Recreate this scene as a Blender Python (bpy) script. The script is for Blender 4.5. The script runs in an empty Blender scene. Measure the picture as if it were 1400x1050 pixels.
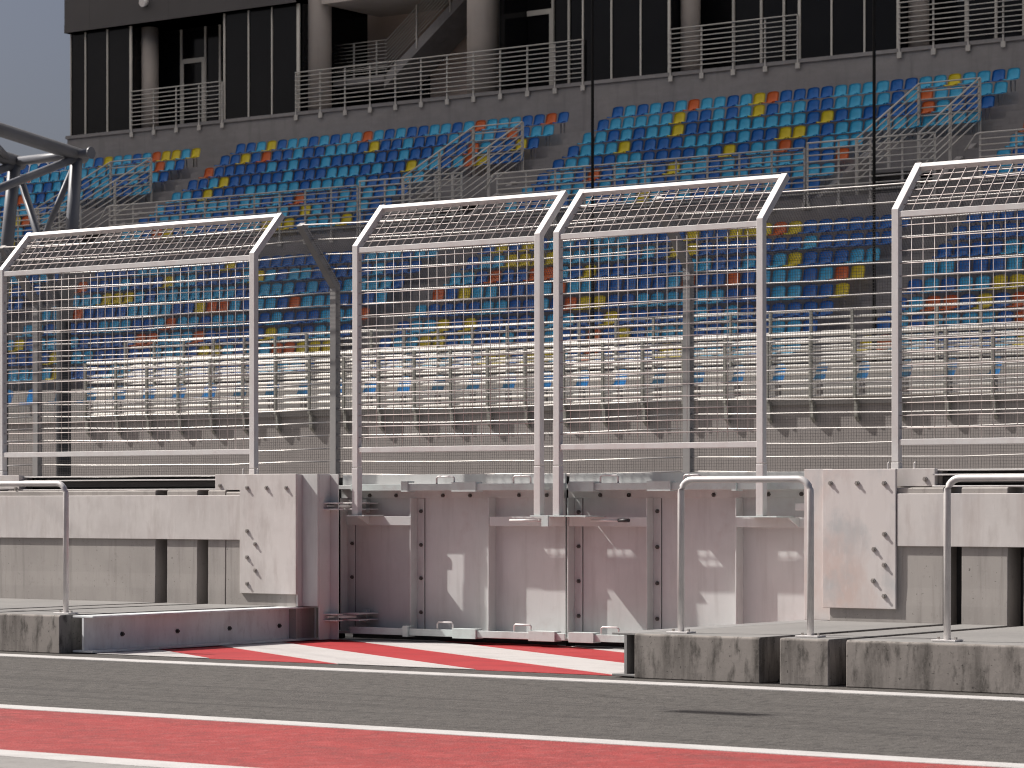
import bpy, bmesh, math, random
from mathutils import Vector, Matrix
random.seed(11)
sc = bpy.context.scene
COL = sc.collection
F = 3900.0          # focal length measured in photo pixels (1400 wide)
EYE = 1.25
RX, RY = .8107, .5855    # camera right vector (world x, y); forward is (-RY, RX)

# ------------------------------------------------------------------ survey helpers (photo point on a vertical plane y=Y -> world)
def xat(u, Y):
    t = (u - 700.0) / F
    return Y * (RX * t - RY) / (RX + RY * t)
def at(u, v, Y):
    x = xat(u, Y)
    return Vector((x, Y, EYE + (690.0 - v) * (-RY * x + RX * Y) / F))
def zat(u, v, Y): return at(u, v, Y).z
def ground(u, v, z=0.0):
    d = (EYE - z) * F / (v - 690.0)
    l = d * (u - 700.0) / F
    return Vector((RX * l - RY * d, RY * l + RX * d, z))
def proj(p):
    l = RX * p[0] + RY * p[1]; d = -RY * p[0] + RX * p[1]
    return 700 + F * l / d, 690 - F * (p[2] - EYE) / d, d

# ------------------------------------------------------------------ materials
def surf(name, col, rough=.6, spec=.4, metal=0.0, layers=(), bump=(), coat=0.0):
    m = bpy.data.materials.new(name); m.use_nodes = True
    nt = m.node_tree; N = nt.nodes; L = nt.links
    b = N['Principled BSDF']
    b.inputs['Roughness'].default_value = rough
    b.inputs['Specular IOR Level'].default_value = spec
    b.inputs['Metallic'].default_value = metal
    b.inputs['Coat Weight'].default_value = coat
    b.inputs['Base Color'].default_value = (*col, 1)
    tc = N.new('ShaderNodeTexCoord')
    def noise(kind, scale, detail=6, off=0.0):
        mp = N.new('ShaderNodeMapping'); L.new(tc.outputs['Object'], mp.inputs['Vector'])
        mp.inputs['Scale'].default_value = scale; mp.inputs['Location'].default_value = (off, off * 1.7, off * .6)
        if kind == 'v':
            t = N.new('ShaderNodeTexVoronoi'); t.inputs['Scale'].default_value = 1
            L.new(mp.outputs[0], t.inputs['Vector']); return t.outputs['Distance']
        t = N.new('ShaderNodeTexNoise'); t.inputs['Scale'].default_value = 1
        t.inputs['Detail'].default_value = detail; t.inputs['Roughness'].default_value = .6
        L.new(mp.outputs[0], t.inputs['Vector']); return t.outputs['Fac']
    cur = None
    for k, ly in enumerate(layers):
        kind, scale, lo, hi, c2, amt = ly
        o = noise(kind, scale, off=3.1 * k + 1)
        mr = N.new('ShaderNodeMapRange'); L.new(o, mr.inputs['Value'])
        mr.inputs['From Min'].default_value = lo; mr.inputs['From Max'].default_value = hi
        mr.inputs['To Min'].default_value = 0; mr.inputs['To Max'].default_value = amt
        mx = N.new('ShaderNodeMix'); mx.data_type = 'RGBA'
        L.new(mr.outputs[0], mx.inputs[0])
        if cur is None: mx.inputs[6].default_value = (*col, 1)
        else: L.new(cur, mx.inputs[6])
        mx.inputs[7].default_value = (*c2, 1)
        cur = mx.outputs[2]
    if cur is not None: L.new(cur, b.inputs['Base Color'])
    prev = None
    for k, (kind, scale, strength, dist) in enumerate(bump):
        o = noise(kind, scale, off=7.3 * k + 2)
        bp = N.new('ShaderNodeBump'); bp.inputs['Strength'].default_value = strength
        bp.inputs['Distance'].default_value = dist
        L.new(o, bp.inputs['Height'])
        if prev is not None: L.new(prev, bp.inputs['Normal'])
        prev = bp.outputs[0]
    if prev is not None: L.new(prev, b.inputs['Normal'])
    return m

S3 = lambda a: (a, a, a)
M = {}
M['asphalt'] = surf('asphalt', (.075, .069, .064), .85, .25, layers=[
    ('n', (.25, 1.6, 1), .35, .7, (.056, .052, .048), .8), ('n', (60, 60, 60), .38, .7, (.125, .116, .108), .8),
    ('v', (30, 30, 30), .20, .05, (.17, .16, .15), .5), ('n', (.5, 9, 1), .5, .75, (.09, .083, .077), .6), ('n', (16, 7, 1), .5, .66, (.044, .041, .039), .8), ('n', (20, 8, 1), .56, .7, (.135, .126, .118), .7), ('n', (.06, 3.2, 1), .52, .66, (.046, .043, .041), .6), ('n', (7, 12, 7), .55, .75, (.105, .098, .092), .4)],
    bump=[('v', (70, 70, 70), .5, .006), ('n', (160, 160, 160), .4, .003)])
M['tarmac_track'] = surf('tarmac_track', (.052, .05, .048), .85, .25, layers=[('n', (.3, .3, 1), .35, .7, (.04, .038, .037), .8)])
M['white_paint'] = surf('white_paint', (.50, .485, .475), .7, .3, layers=[
    ('n', (5, 5, 5), .45, .75, (.36, .35, .34), .7), ('n', (80, 80, 80), .55, .8, (.22, .21, .205), .6)], bump=[('v', (70, 70, 70), .25, .004)])
M['red_strip'] = surf('red_strip', (.310, .044, .042), .75, .3, layers=[
    ('n', (.6, 2.5, 1), .42, .68, (.21, .042, .04), .8), ('n', (7, 12, 7), .5, .68, (.40, .085, .08), .6), ('n', (16, 7, 1), .5, .66, (.19, .042, .04), .7), ('n', (20, 8, 1), .57, .7, (.42, .12, .115), .6),
    ('n', (110, 110, 110), .5, .75, (.13, .04, .04), .75), ('n', (1.2, 2.6, 1), .56, .72, (.15, .05, .048), .55)], bump=[('v', (70, 70, 70), .5, .005), ('n', (160, 160, 160), .4, .003)])
M['red_paint'] = surf('red_paint', (.37, .030, .033), .6, .35, layers=[
    ('n', (2.5, 4, 1), .45, .7, (.25, .02, .024), .8), ('n', (90, 90, 90), .55, .8, (.14, .02, .02), .6)], bump=[('v', (70, 70, 70), .3, .004)])
M['apron_white'] = surf('apron_white', (.47, .45, .44), .7, .3, layers=[
    ('n', (2.5, 4, 1), .45, .7, (.39, .37, .36), .8), ('n', (90, 90, 90), .58, .8, (.22, .2, .2), .6)], bump=[('v', (70, 70, 70), .3, .004)])
M['kerb_concrete'] = surf('kerb_concrete', (.30, .275, .255), .9, .2, layers=[
    ('n', (1.2, 1.2, 1.0), .35, .7, (.21, .192, .178), .8), ('n', (5, 5, .7), .47, .66, (.075, .068, .062), .9),
    ('n', (16, 16, 5), .52, .68, (.06, .055, .05), .8), ('n', (3, 3, 2), .55, .7, (.36, .335, .31), .5), ('n', (45, 45, 45), .62, .70, (.04, .037, .034), .8),
    ('n', (60, 60, 60), .5, .8, (.29, .27, .25), .4)],
    bump=[('n', (70, 70, 70), .2, .003), ('v', (26, 26, 26), .12, .006)])
M['platform_concrete'] = surf('platform_concrete', (.235, .228, .220), .85, .25, layers=[
    ('n', (.8, .8, .8), .4, .7, (.185, .18, .174), .8), ('n', (5, 12, 5), .5, .75, (.27, .262, .255), .5), ('n', (70, 70, 70), .5, .8, (.15, .145, .14), .4)],
    bump=[('n', (60, 60, 60), .3, .004)])
M['pale_concrete'] = surf('pale_concrete', (.26, .25, .24), .8, .25, layers=[('n', (.8, 2, 1), .4, .7, (.21, .2, .192), .8), ('n', (16, 7, 1), .5, .68, (.18, .172, .165), .6), ('n', (60, 60, 60), .5, .75, (.32, .31, .3), .4)], bump=[('n', (90, 90, 90), .3, .003)])
M['walkway_concrete'] = surf('walkway_concrete', (.30, .285, .27), .9, .2, layers=[('n', (.5, .5, .5), .4, .7, (.24, .228, .215), .8)])
M['wall_concrete'] = surf('wall_concrete', (.37, .345, .325), .85, .25, layers=[
    ('n', (1.2, 1.2, 1.2), .38, .68, (.29, .27, .255), .8), ('n', (9, 9, 1.2), .5, .74, (.26, .24, .226), .6),
    ('n', (16, 16, 1.0), .56, .74, (.19, .175, .165), .55), ('n', (38, 38, 38), .66, .72, (.09, .084, .08), .85), ('n', (11, 11, 11), .62, .72, (.24, .222, .21), .5), ('n', (50, 50, 50), .55, .8, (.44, .41, .39), .35)],
    bump=[('n', (70, 70, 70), .15, .002)])
M['steel_plate'] = surf('steel_plate', (.60, .57, .552), .55, .35, layers=[
    ('n', (2.2, 2.2, 2.2), .38, .68, (.49, .458, .442), .9), ('n', (7, 7, 2.0), .5, .72, (.41, .37, .352), .7),
    ('n', (26, 26, 6), .55, .78, (.66, .63, .62), .5), ('n', (6, 6, .5), .54, .74, (.42, .36, .34), .6), ('n', (1.3, 1.3, 1.3), .55, .7, (.5, .48, .48), .6), ('n', (90, 90, 90), .55, .8, (.45, .42, .41), .3)],
    bump=[('n', (14, 14, 14), .12, .003)])
M['gate_steel'] = surf('gate_steel', (.555, .565, .56), .55, .35, layers=[
    ('n', (1.6, 1.6, 1.6), .38, .68, (.46, .467, .46), .8), ('n', (8, 8, .9), .5, .74, (.385, .38, .37), .6),
    ('n', (30, 30, 5), .58, .8, (.63, .6, .59), .4), ('n', (3, 3, 3), .6, .75, (.41, .36, .35), .5)], bump=[('n', (10, 10, 10), .12, .003)])
M['bar_steel'] = surf('bar_steel', (.53, .60, .59), .5, .4, layers=[
    ('n', (3, 3, 3), .38, .68, (.45, .50, .49), .9), ('n', (12, 12, 12), .5, .74, (.40, .39, .38), .5), ('n', (40, 40, 40), .55, .78, (.62, .63, .62), .4)], bump=[('n', (20, 20, 20), .1, .002)])
M['beam_steel'] = surf('beam_steel', (.68, .71, .715), .5, .35, layers=[
    ('n', (2, 2, 2), .38, .68, (.57, .59, .60), .9), ('n', (5, 5, 1.2), .5, .72, (.48, .46, .47), .65), ('n', (22, 22, 8), .55, .75, (.34, .31, .31), .4)], bump=[('n', (20, 20, 20), .1, .002)])
M['galvanised'] = surf('galvanised', (.66, .64, .63), .42, .5, .15, layers=[
    ('n', (11, 11, 11), .4, .7, (.55, .53, .525), .8), ('n', (3, 3, 3), .5, .7, (.6, .57, .56), .6)], bump=[('n', (60, 60, 60), .1, .001)])
M['fence_post'] = surf('fence_post', (.61, .60, .595), .5, .4, .1, layers=[
    ('n', (9, 9, 4), .4, .7, (.55, .51, .50), .8), ('n', (40, 40, 40), .55, .8, (.5, .47, .46), .4)])
M['fence_wire'] = surf('fence_wire', (.50, .445, .43), .5, .4, .1, layers=[('n', (6, 6, 6), .4, .7, (.38, .33, .315), .8)])
M['bolt_steel'] = surf('bolt_steel', (.40, .38, .36), .35, .5, .6, layers=[('n', (60, 60, 60), .4, .7, (.28, .26, .24), .6)])
M['gate_bolt'] = surf('gate_bolt', (.11, .10, .095), .45, .4, .3, layers=[('n', (60, 60, 60), .4, .7, (.07, .064, .06), .6)])
M['dark_steel'] = surf('dark_steel', (.035, .034, .035), .5, .4, layers=[('n', (8, 8, 8), .4, .7, (.055, .053, .054), .6)])
M['far_post'] = surf('far_post', (.36, .345, .335), .5, .3, .0, layers=[('n', (3, 3, 3), .4, .7, (.29, .28, .275), .8)])
M['far_cable'] = surf('far_cable', (.72, .68, .65), .4, .5, .2, layers=[('n', (1.5, 4, 4), .4, .7, (.5, .47, .45), .8)])
M['far_mesh'] = surf('far_mesh', (.13, .125, .125), .5, .3, .2, layers=[('n', (2, 2, 2), .4, .7, (.08, .078, .078), .6)])
M['gantry_grey'] = surf('gantry_grey', (.13, .137, .158), .45, .35, layers=[('n', (1.5, 1.5, 1.5), .4, .7, (.095, .098, .11), .7)])
M['stand_concrete'] = surf('stand_concrete', (.245, .235, .235), .9, .2, layers=[
    ('n', (.25, .25, .25), .38, .68, (.19, .182, .184), .8), ('n', (1.5, 1.5, 5), .45, .75, (.29, .28, .28), .5), ('n', (3.5, 3.5, .5), .52, .75, (.15, .144, .146), .5),
    ('n', (9, 9, 9), .5, .8, (.2, .19, .19), .5)], bump=[('n', (6, 6, 6), .2, .01)])
M['front_wall'] = surf('front_wall', (.29, .267, .256), .9, .2, layers=[
    ('n', (.3, .3, .3), .38, .68, (.25, .23, .221), .8), ('n', (3, 3, .4), .5, .75, (.21, .193, .185), .6)])
M['stand_rail'] = surf('stand_rail', (.44, .425, .40), .5, .35, layers=[('n', (2, 2, 2), .4, .7, (.36, .345, .325), .7)])
M['white_rail'] = surf('white_rail', (.74, .71, .67), .5, .35, layers=[('n', (1.2, 3, 3), .4, .7, (.62, .59, .55), .7)])
M['rod_black'] = surf('rod_black', (.008, .008, .009), .7, .15, layers=[('n', (2, 2, 2), .4, .7, (.012, .012, .012), .6)])
M['rail_post'] = surf('rail_post', (.27, .265, .24), .6, .3, layers=[('n', (3, 3, 3), .4, .7, (.2, .196, .175), .7)])  # darker than the rails: the posts' shaded side is put into the colour
M['cladding'] = surf('cladding', (.062, .058, .06), .6, .3, layers=[('n', (.4, .4, .4), .4, .7, (.05, .047, .049), .8)])
M['building_concrete'] = surf('building_concrete', (.45, .405, .375), .85, .2, layers=[
    ('n', (.7, .7, .7), .38, .68, (.38, .34, .315), .8), ('n', (4, 4, .7), .5, .75, (.33, .295, .27), .5)])
M['tan_wall'] = surf('tan_wall', (.55, .45, .395), .85, .2, layers=[
    ('n', (.6, .6, .6), .38, .68, (.46, .375, .33), .8), ('n', (1, 1, 9), .5, .75, (.42, .34, .30), .5)])
M['mullion'] = surf('mullion', (.50, .48, .44), .5, .35, layers=[('n', (2, 2, 2), .4, .7, (.42, .4, .37), .6)])
M['dark_glass'] = surf('dark_glass', (.005, .005, .006), .08, .14, layers=[('n', (.3, .3, .3), .4, .7, (.010, .010, .011), .8)])
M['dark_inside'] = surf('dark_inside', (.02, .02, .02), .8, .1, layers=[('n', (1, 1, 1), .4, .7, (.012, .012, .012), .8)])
def membrane(name, col, amt):
    m = bpy.data.materials.new(name); m.use_nodes = True; nt = m.node_tree; N = nt.nodes; L = nt.links
    out = N['Material Output']; N.remove(N['Principled BSDF'])
    tc = N.new('ShaderNodeTexCoord'); nz = N.new('ShaderNodeTexNoise'); nz.inputs['Scale'].default_value = .3
    L.new(tc.outputs['Object'], nz.inputs['Vector'])
    mx = N.new('ShaderNodeMix'); mx.data_type = 'RGBA'; L.new(nz.outputs['Fac'], mx.inputs[0])
    mx.inputs[6].default_value = (*col, 1); mx.inputs[7].default_value = (*[c*.92 for c in col], 1)
    d = N.new('ShaderNodeBsdfDiffuse'); t = N.new('ShaderNodeBsdfTranslucent'); a = N.new('ShaderNodeMixShader')
    for n in (d, t): L.new(mx.outputs[2], n.inputs['Color'])
    a.inputs[0].default_value = amt
    L.new(d.outputs[0], a.inputs[1]); L.new(t.outputs[0], a.inputs[2]); L.new(a.outputs[0], out.inputs['Surface'])
    return m
M['roof_membrane'] = membrane('roof_membrane', (.82, .81, .805), .68)
M['runoff'] = surf('runoff', (.30, .28, .26), .9, .2, layers=[('n', (.2, .2, 1), .4, .7, (.24, .225, .21), .8)])
M['sign_white'] = surf('sign_white', (.8, .8, .8), .5, .3, layers=[('n', (1, 1, 1), .4, .7, (.72, .72, .73), .6)])
M['sign_blue'] = surf('sign_blue', (.03, .09, .36), .5, .3, layers=[('n', (4, 4, 4), .4, .7, (.025, .07, .3), .6)])
def seatmat(n, c, c2): return surf(n, c, .38, .5, layers=[('n', (5, 5, 5), .42, .68, c2, .8)])
M['B'] = seatmat('seat_dark_blue', (.006, .185, .60), (.005, .155, .53))
M['L'] = seatmat('seat_light_blue', (.07, .55, .84), (.055, .48, .77))
M['O'] = seatmat('seat_orange', (.76, .165, .025), (.68, .14, .02))
M['Y'] = seatmat('seat_yellow', (.82, .68, .02), (.75, .60, .018))

# ------------------------------------------------------------------ mesh builder
class MB:
    def __init__(s): s.v = []; s.f = []; s.m = []
    def add(s, vs, fs, mi=0):
        o = len(s.v); s.v += [tuple(p) for p in vs]
        s.f += [tuple(i + o for i in f) for f in fs]; s.m += [mi] * len(fs)
    def box(s, x0, x1, y0, y1, z0, z1, mi=0):
        x0, x1 = min(x0, x1), max(x0, x1); y0, y1 = min(y0, y1), max(y0, y1); z0, z1 = min(z0, z1), max(z0, z1)
        s.add([(x0,y0,z0),(x1,y0,z0),(x1,y1,z0),(x0,y1,z0),(x0,y0,z1),(x1,y0,z1),(x1,y1,z1),(x0,y1,z1)],
              [(0,3,2,1),(4,5,6,7),(0,1,5,4),(1,2,6,5),(2,3,7,6),(3,0,4,7)], mi); return s
    def bar(s, a, b, w, h, up=(0,0,1), mi=0):           # rectangular bar between two points
        a = Vector(a); b = Vector(b); d = (b - a).normalized(); u = Vector(up)
        if abs(d.dot(u)) > .98: u = Vector((0,1,0))
        r = d.cross(u).normalized(); u = r.cross(d).normalized()
        q = [(-w/2,-h/2),(w/2,-h/2),(w/2,h/2),(-w/2,h/2)]
        s.add([a + r*i + u*j for i, j in q] + [b + r*i + u*j for i, j in q],
              [(0,1,2,3),(7,6,5,4),(0,4,5,1),(1,5,6,2),(2,6,7,3),(3,7,4,0)], mi); return s
    def tube(s, pts, r, n=8, mi=0):
        pts = [Vector(p) for p in pts]; rings = []
        for i, p in enumerate(pts):
            d = ((pts[min(i+1, len(pts)-1)] - p).normalized() + (p - pts[max(i-1, 0)]).normalized()).normalized()
            u = Vector((0,0,1)) if abs(d.z) < .9 else Vector((0,1,0))
            a = d.cross(u).normalized(); b = a.cross(d).normalized()
            rings.append([p + a*(r*math.cos(2*math.pi*k/n)) + b*(r*math.sin(2*math.pi*k/n)) for k in range(n)])
        vs = [q for g in rings for q in g]; fs = []
        for i in range(len(pts)-1):
            for k in range(n):
                k2 = (k+1) % n; fs.append((i*n+k, i*n+k2, (i+1)*n+k2, (i+1)*n+k))
        fs.append(tuple(range(n-1, -1, -1))); fs.append(tuple((len(pts)-1)*n + k for k in range(n)))
        s.add(vs, fs, mi); return s
    def prism_x(s, yz, x0, x1, mi=0):
        n = len(yz)
        s.add([(x0,y,z) for y, z in yz] + [(x1,y,z) for y, z in yz],
              [tuple(range(n)), tuple(range(2*n-1, n-1, -1))] + [(i, i+n, (i+1)%n+n, (i+1)%n) for i in range(n)], mi); return s
    def prism_z(s, xy, z0, z1, mi=0):
        n = len(xy)
        s.add([(x,y,z0) for x, y in xy] + [(x,y,z1) for x, y in xy],
              [tuple(range(n-1,-1,-1)), tuple(range(n, 2*n))] + [(i, (i+1)%n, (i+1)%n+n, i+n) for i in range(n)], mi); return s
    def build(s, name, mat, parent=None, bevel=0.0, smooth=False, org=None):
        me = bpy.data.meshes.new(name)
        o = Vector((0,0,0))
        if parent is not None: o = worldloc(parent)
        elif org is not None: o = Vector(org)
        me.from_pydata([tuple(Vector(p) - o) for p in s.v], [], s.f)
        for mm in (mat if isinstance(mat, (list, tuple)) else [mat]): me.materials.append(M[mm] if isinstance(mm, str) else mm)
        me.polygons.foreach_set('material_index', s.m)
        bm = bmesh.new(); bm.from_mesh(me); bmesh.ops.recalc_face_normals(bm, faces=bm.faces); bm.to_mesh(me); bm.free()
        if smooth:
            for p in me.polygons: p.use_smooth = len(p.vertices) == 4
        me.update()
        ob = bpy.data.objects.new(name, me); COL.objects.link(ob)
        if parent is not None: ob.parent = parent
        else: ob.location = o
        if bevel:
            md = ob.modifiers.new('edge', 'BEVEL'); md.width = bevel; md.segments = 2; md.limit_method = 'ANGLE'
        return ob
def worldloc(o):
    l = Vector(o.location)
    while o.parent is not None:
        o = o.parent; l += Vector(o.location)
    return l
def tag(o, label=None, cat=None, group=None, kind=None):
    for k, v in (('label', label), ('category', cat), ('group', group), ('kind', kind)):
        if v: o[k] = v
    return o
def thing(name, loc, label, cat, group=None):
    o = bpy.data.objects.new(name, None); COL.objects.link(o); o.location = loc; o.empty_display_size = .2
    return tag(o, label, cat, group)
def structure(o): return tag(o, kind='structure')

# ------------------------------------------------------------------ sun direction (travel)
SUN = Vector((3.07, 1.0, -3.28)).normalized()

# ================================================================== GROUND
m = MB(); m.box(-260, 140, -60, 260, -.3, 0); structure(m.build('pit_lane', 'asphalt'))
m = MB(); m.box(-200, 80, 10.15, 12.42, .001, .004); structure(m.build('red_painted_strip', 'red_strip'))
m = MB(); m.box(-260, 140, 36.6, 58.6, .001, .006); structure(m.build('runoff_paving', 'runoff'))
for y, w in ((16.68, .24), (12.42, .22), (10.09, .25)):
    m = MB(); m.box(-200, 80, y - w/2, y + w/2, .001, .008); structure(m.build('painted_line', 'white_paint'))
m = MB(); m.box(-200, 80, 2.0, 10.0, .001, .004); structure(m.build('garage_apron', 'pale_concrete'))
m = MB(); m.box(-260, 140, 20.9, 35.5, .001, .006); structure(m.build('race_track', 'tarmac_track'))

# painted apron in the opening: red sheet with white diagonal stripes
AX0, AX1, AY0, AY1 = -16.80, -11.50, 17.30, 20.95
m = MB(); m.box(AX0, AX1, AY0, AY1, .001, .004); structure(m.build('painted_apron', 'red_paint'))
def clip(poly, a, b, c):      # keep a*x+b*y<=c
    out = []
    for i in range(len(poly)):
        p, q = poly[i], poly[(i+1) % len(poly)]
        fp, fq = a*p[0]+b*p[1]-c, a*q[0]+b*q[1]-c
        if fp <= 0: out.append(p)
        if fp*fq < 0:
            t = fp/(fp-fq); out.append((p[0]+(q[0]-p[0])*t, p[1]+(q[1]-p[1])*t))
    return out
edges = [((223.5,890),(278.5,900)), ((307.5,885),(465,908.5)), ((395,881),(652.5,916)), ((487.5,877.5),(820,921)), ((660,886),(845,905)), ((800,887.5),(845,890.5))]
EL = []
for a, b in edges:
    p, q = ground(*a), ground(*b); EL.append((p, q))
wd = Vector((0, 0, 0))
for p, q in EL[:4]: wd += (q - p).normalized()
wd.normalize(); nx, ny = -wd.y, wd.x       # normal
offs = [((p + q) / 2).dot(Vector((nx, ny, 0))) for p, q in EL]
offs = sorted(offs[:5])
rect = [(AX0,AY0),(AX1,AY0),(AX1,AY1),(AX0,AY1)]
step = (offs[4] - offs[0]) / 4
bands = [(offs[0]-step*1.0, offs[0]), (offs[1], offs[2]), (offs[3], offs[4]), (offs[4]+step, offs[4]+2*step)]
for lo, hi in bands:
    poly = clip(clip(rect, nx, ny, hi), -nx, -ny, -lo)
    if len(poly) > 2:
        m = MB(); m.prism_z(poly, .001, .008); structure(m.build('painted_stripe', 'apron_white'))

# ================================================================== PLATFORM, LOW WALL
ZP = .325
YK, YW = 17.16, 19.925
slots_r = [(xat(1290,19.93), xat(1315,19.93)), (xat(1378,19.93), xat(1400,19.93))]
slots_l = [(xat(213,19.93), xat(229,19.93)), (xat(270,19.93), xat(285,19.93))]
XIB = -16.91                        # steel beam at the gantry side of the opening
XR0 = xat(867, YK)
grp = 'concrete blocks of the pit platform'
def block(x0, x1, label, zt=ZP):
    m = MB(); m.prism_x([(YK, 0), (YK, zt-.012), (YK+.012, zt), (YW-.002, zt), (YW-.002, 0)], x0, x1, 0)
    o = m.build('platform_block', ['kerb_concrete', 'platform_concrete'], org=((x0+x1)/2, YK, 0), bevel=.008)
    for p in o.data.polygons:
        if p.normal.z > .9: p.material_index = 1
    return tag(o, label, 'platform block', grp)
block(-26, slots_l[0][0], 'long stained concrete platform block at the gantry side, with one hoop rail on it')
block(slots_l[0][1], slots_l[1][0], 'narrow concrete platform strip between two slots beside the long gantry side block')
block(slots_l[1][1], XIB-.16, 'concrete platform block lying against the steel I-beam')
block(XR0, slots_r[0][0], 'dark stained concrete block whose corner stands at the open end of the gate')
block(slots_r[0][1], slots_r[1][0], 'short stained concrete block between two black slots')
block(slots_r[1][1], -2, 'long streaked concrete block past the second black slot, two rail feet on top')
m = MB()
for a, b in slots_l + slots_r: m.box(a-.01, b+.01, YK+.25, YW+.6, -.02, .02)
for a, b in slots_r: m.bar(((a+b)/2+.02, YK+.2, .03), ((a+b)/2+.02, YK+.2, .28), .012, .02)
structure(m.build('slot_floor', 'dark_steel'))

def wallblock(x0, x1, label, z1=1.385):
    m = MB()
    m.prism_x([(YW+.012,ZP-.32),(YW-.004,ZP-.32),(YW-.004,.46),(YW,.60),(YW,z1-.01),(YW+.01,z1),(20.45,z1),(20.45,ZP-.32)], x0, x1)
    tag(m.build('wall_block', 'wall_concrete', org=((x0+x1)/2, YW, 0), bevel=.004), label, 'wall block', 'concrete blocks of the pit wall')
XP0, XP1 = xat(328,19.9), xat(405,19.9)        # jamb plate, gantry side
XQ0, XQ1 = xat(1125,19.9), xat(1225,19.9)      # jamb plate, other side
wallblock(-26, slots_l[0][0], 'long grey concrete wall panel behind the gantry side hoop rail')
wallblock(slots_l[0][1], slots_l[1][0], 'narrow concrete wall panel between two black slots near the I-beam')
wallblock(slots_l[1][1], xat(309,19.93)-.006, 'narrow concrete wall panel beside the bolted plate above the I-beam')
wallblock(xat(309,19.93)+.006, XP1-.02, 'concrete wall panel tucked behind the bolted plate above the I-beam', 1.37)
wallblock(XQ0+.05, slots_r[0][0], 'pitted concrete wall panel beside the stained bolted plate')
wallblock(slots_r[0][1], slots_r[1][0], 'pitted narrow concrete wall panel between two wide black slots')
wallblock(slots_r[1][1], -2, 'concrete wall panel beyond the last black slot')
m = MB()
for a, b in slots_l + slots_r: m.box(a-.02, b+.02, 20.15, 20.2, -.1, 1.33)
structure(m.build('slot_back', 'dark_steel'))

# long steel beams on the wall face
def facebeam(x0, x1, label):
    m = MB(); m.box(x0, x1, 19.902, YW-.003, .924, 1.337)
    tag(m.build('wall_beam', 'steel_plate', org=(x0, 19.9, .924), bevel=.004), label, 'wall beam', 'pale steel beams along the pit wall')
facebeam(-26, XP0-.003, 'pale steel face beam along the wall from the gantry side to the bolted plate')
facebeam(XQ1+.006, -2, 'pale steel face beam running away from the stained bolted plate')

# channel rail along the wall top
def topchannel(x0, x1, label):
    t = thing('channel_rail', ((x0+x1)/2, 20.0, 1.39), label, 'guard rail', 'dark channel rails on top of the wall')
    m = MB(); m.box(x0, x1, 20.14, 20.16, 1.400, 1.515); m.build('web', 'dark_steel', t)  # shade of the recess between the flanges put into the dark colour
    for y0, z0, z1 in ((19.955, 1.388, 1.400), (19.965, 1.478, 1.490), (20.02, 1.516, 1.528)):
        m = MB(); m.box(x0, x1, y0, 20.17, z0, z1); m.build('flange', 'galvanised', t, bevel=.002)
    m = MB(); m.box(x0, x1, 20.05, 20.10, 1.42, 1.47); m.build('inner_bar', 'dark_steel', t)
topchannel(xat(26,19.95)-.005, xat(294,19.96)+.01, 'dark channel rail with pale edges along the wall between two cover plates')
topchannel(xat(1278,19.96)-.02, -2, 'dark channel rail with pale edges behind the last hoop rail')

def stud(mb, p, ln=.03, r=.011):
    mb.tube([p, (p[0], p[1]-.010, p[2])], r*1.9, 6)
    mb.tube([(p[0], p[1]-.009, p[2]), (p[0], p[1]-ln, p[2])], r, 8)
def coverplate(u0, u1, v0, v1, Y, bolt, label, th=.05):
    x0, x1 = xat(u0, Y), xat(u1, Y); um = (u0+u1)/2
    z0, z1 = zat(um, v1, Y), zat(um, v0, Y)
    t = thing('cover_plate', ((x0+x1)/2, Y, z0), label, 'cover plate', 'small steel cover plates on top of the wall')
    m = MB(); m.box(x0, x1, Y, Y+th, z0, z1); m.build('plate', 'steel_plate', t, bevel=.003)
    m = MB(); stud(m, at(*bolt, Y), .020); m.build('bolt', 'bolt_steel', t, smooth=True)
    m = MB(); m.box(x0+.02, x1-.02, Y+th, 20.42, z0, z1-.004); m.build('backing', 'steel_plate', t)
coverplate(-40, 26, 650, 668.5, 19.94, (22,668), 'small steel cover plate at the gantry end of the channel rail')
coverplate(294, 328, 648.5, 670, 19.945, (301,664), 'small steel cover plate with one bolt beside the upright bolted plate above the I-beam')
coverplate(1226, 1278, 640.5, 665, 19.965, (1265,655), 'small steel cover plate with one bolt beside the stained upright plate')

# upright bolted plates (jambs)
def jambplate(x0, x1, z0, z1, Y, bolts, label, grp2, th):
    t = thing('bolted_plate', ((x0+x1)/2, Y, z0), label, 'steel plate', grp2)
    m = MB(); m.box(x0, x1, Y, Y+th, z0, z1); m.build('plate', 'steel_plate', t, bevel=.004)
    for b in bolts:
        m = MB(); stud(m, at(*b, Y), .022); m.build('bolt', 'bolt_steel', t, smooth=True)
    return t
G2 = 'bolted upright plates beside the gate'
t = jambplate(XP0, XP1, .432, 1.532, 19.895, [(338,667),(364.6,667),(391.5,667),(338,726),(349,744),(338,762),(349,780),(338,798)],
          'clean pale bolted steel plate standing above the I-beam', G2, .028)
m = MB(); m.box(XP0+.25, XP1-.003, 19.924, 19.985, ZP, 1.528); m.build('side_post', 'gate_steel', t, bevel=.003)
XS = xat(434.5,19.99)
m = MB(); m.box(XP1-.03, XS, 19.986, 20.01, ZP, 1.53); m.build('return_plate', 'gate_steel', t, bevel=.003)
m = MB(); m.box(XS-.012, XS, 20.011, 20.165, .02, 1.528); m.build('side_plate', 'gate_steel', t, bevel=.002)
m = MB(); m.box(XS-.01, xat(462.5,20.17), 20.166, 20.18, .02, 1.53); m.build('rear_plate', 'gate_steel', t, bevel=.002)
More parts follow.
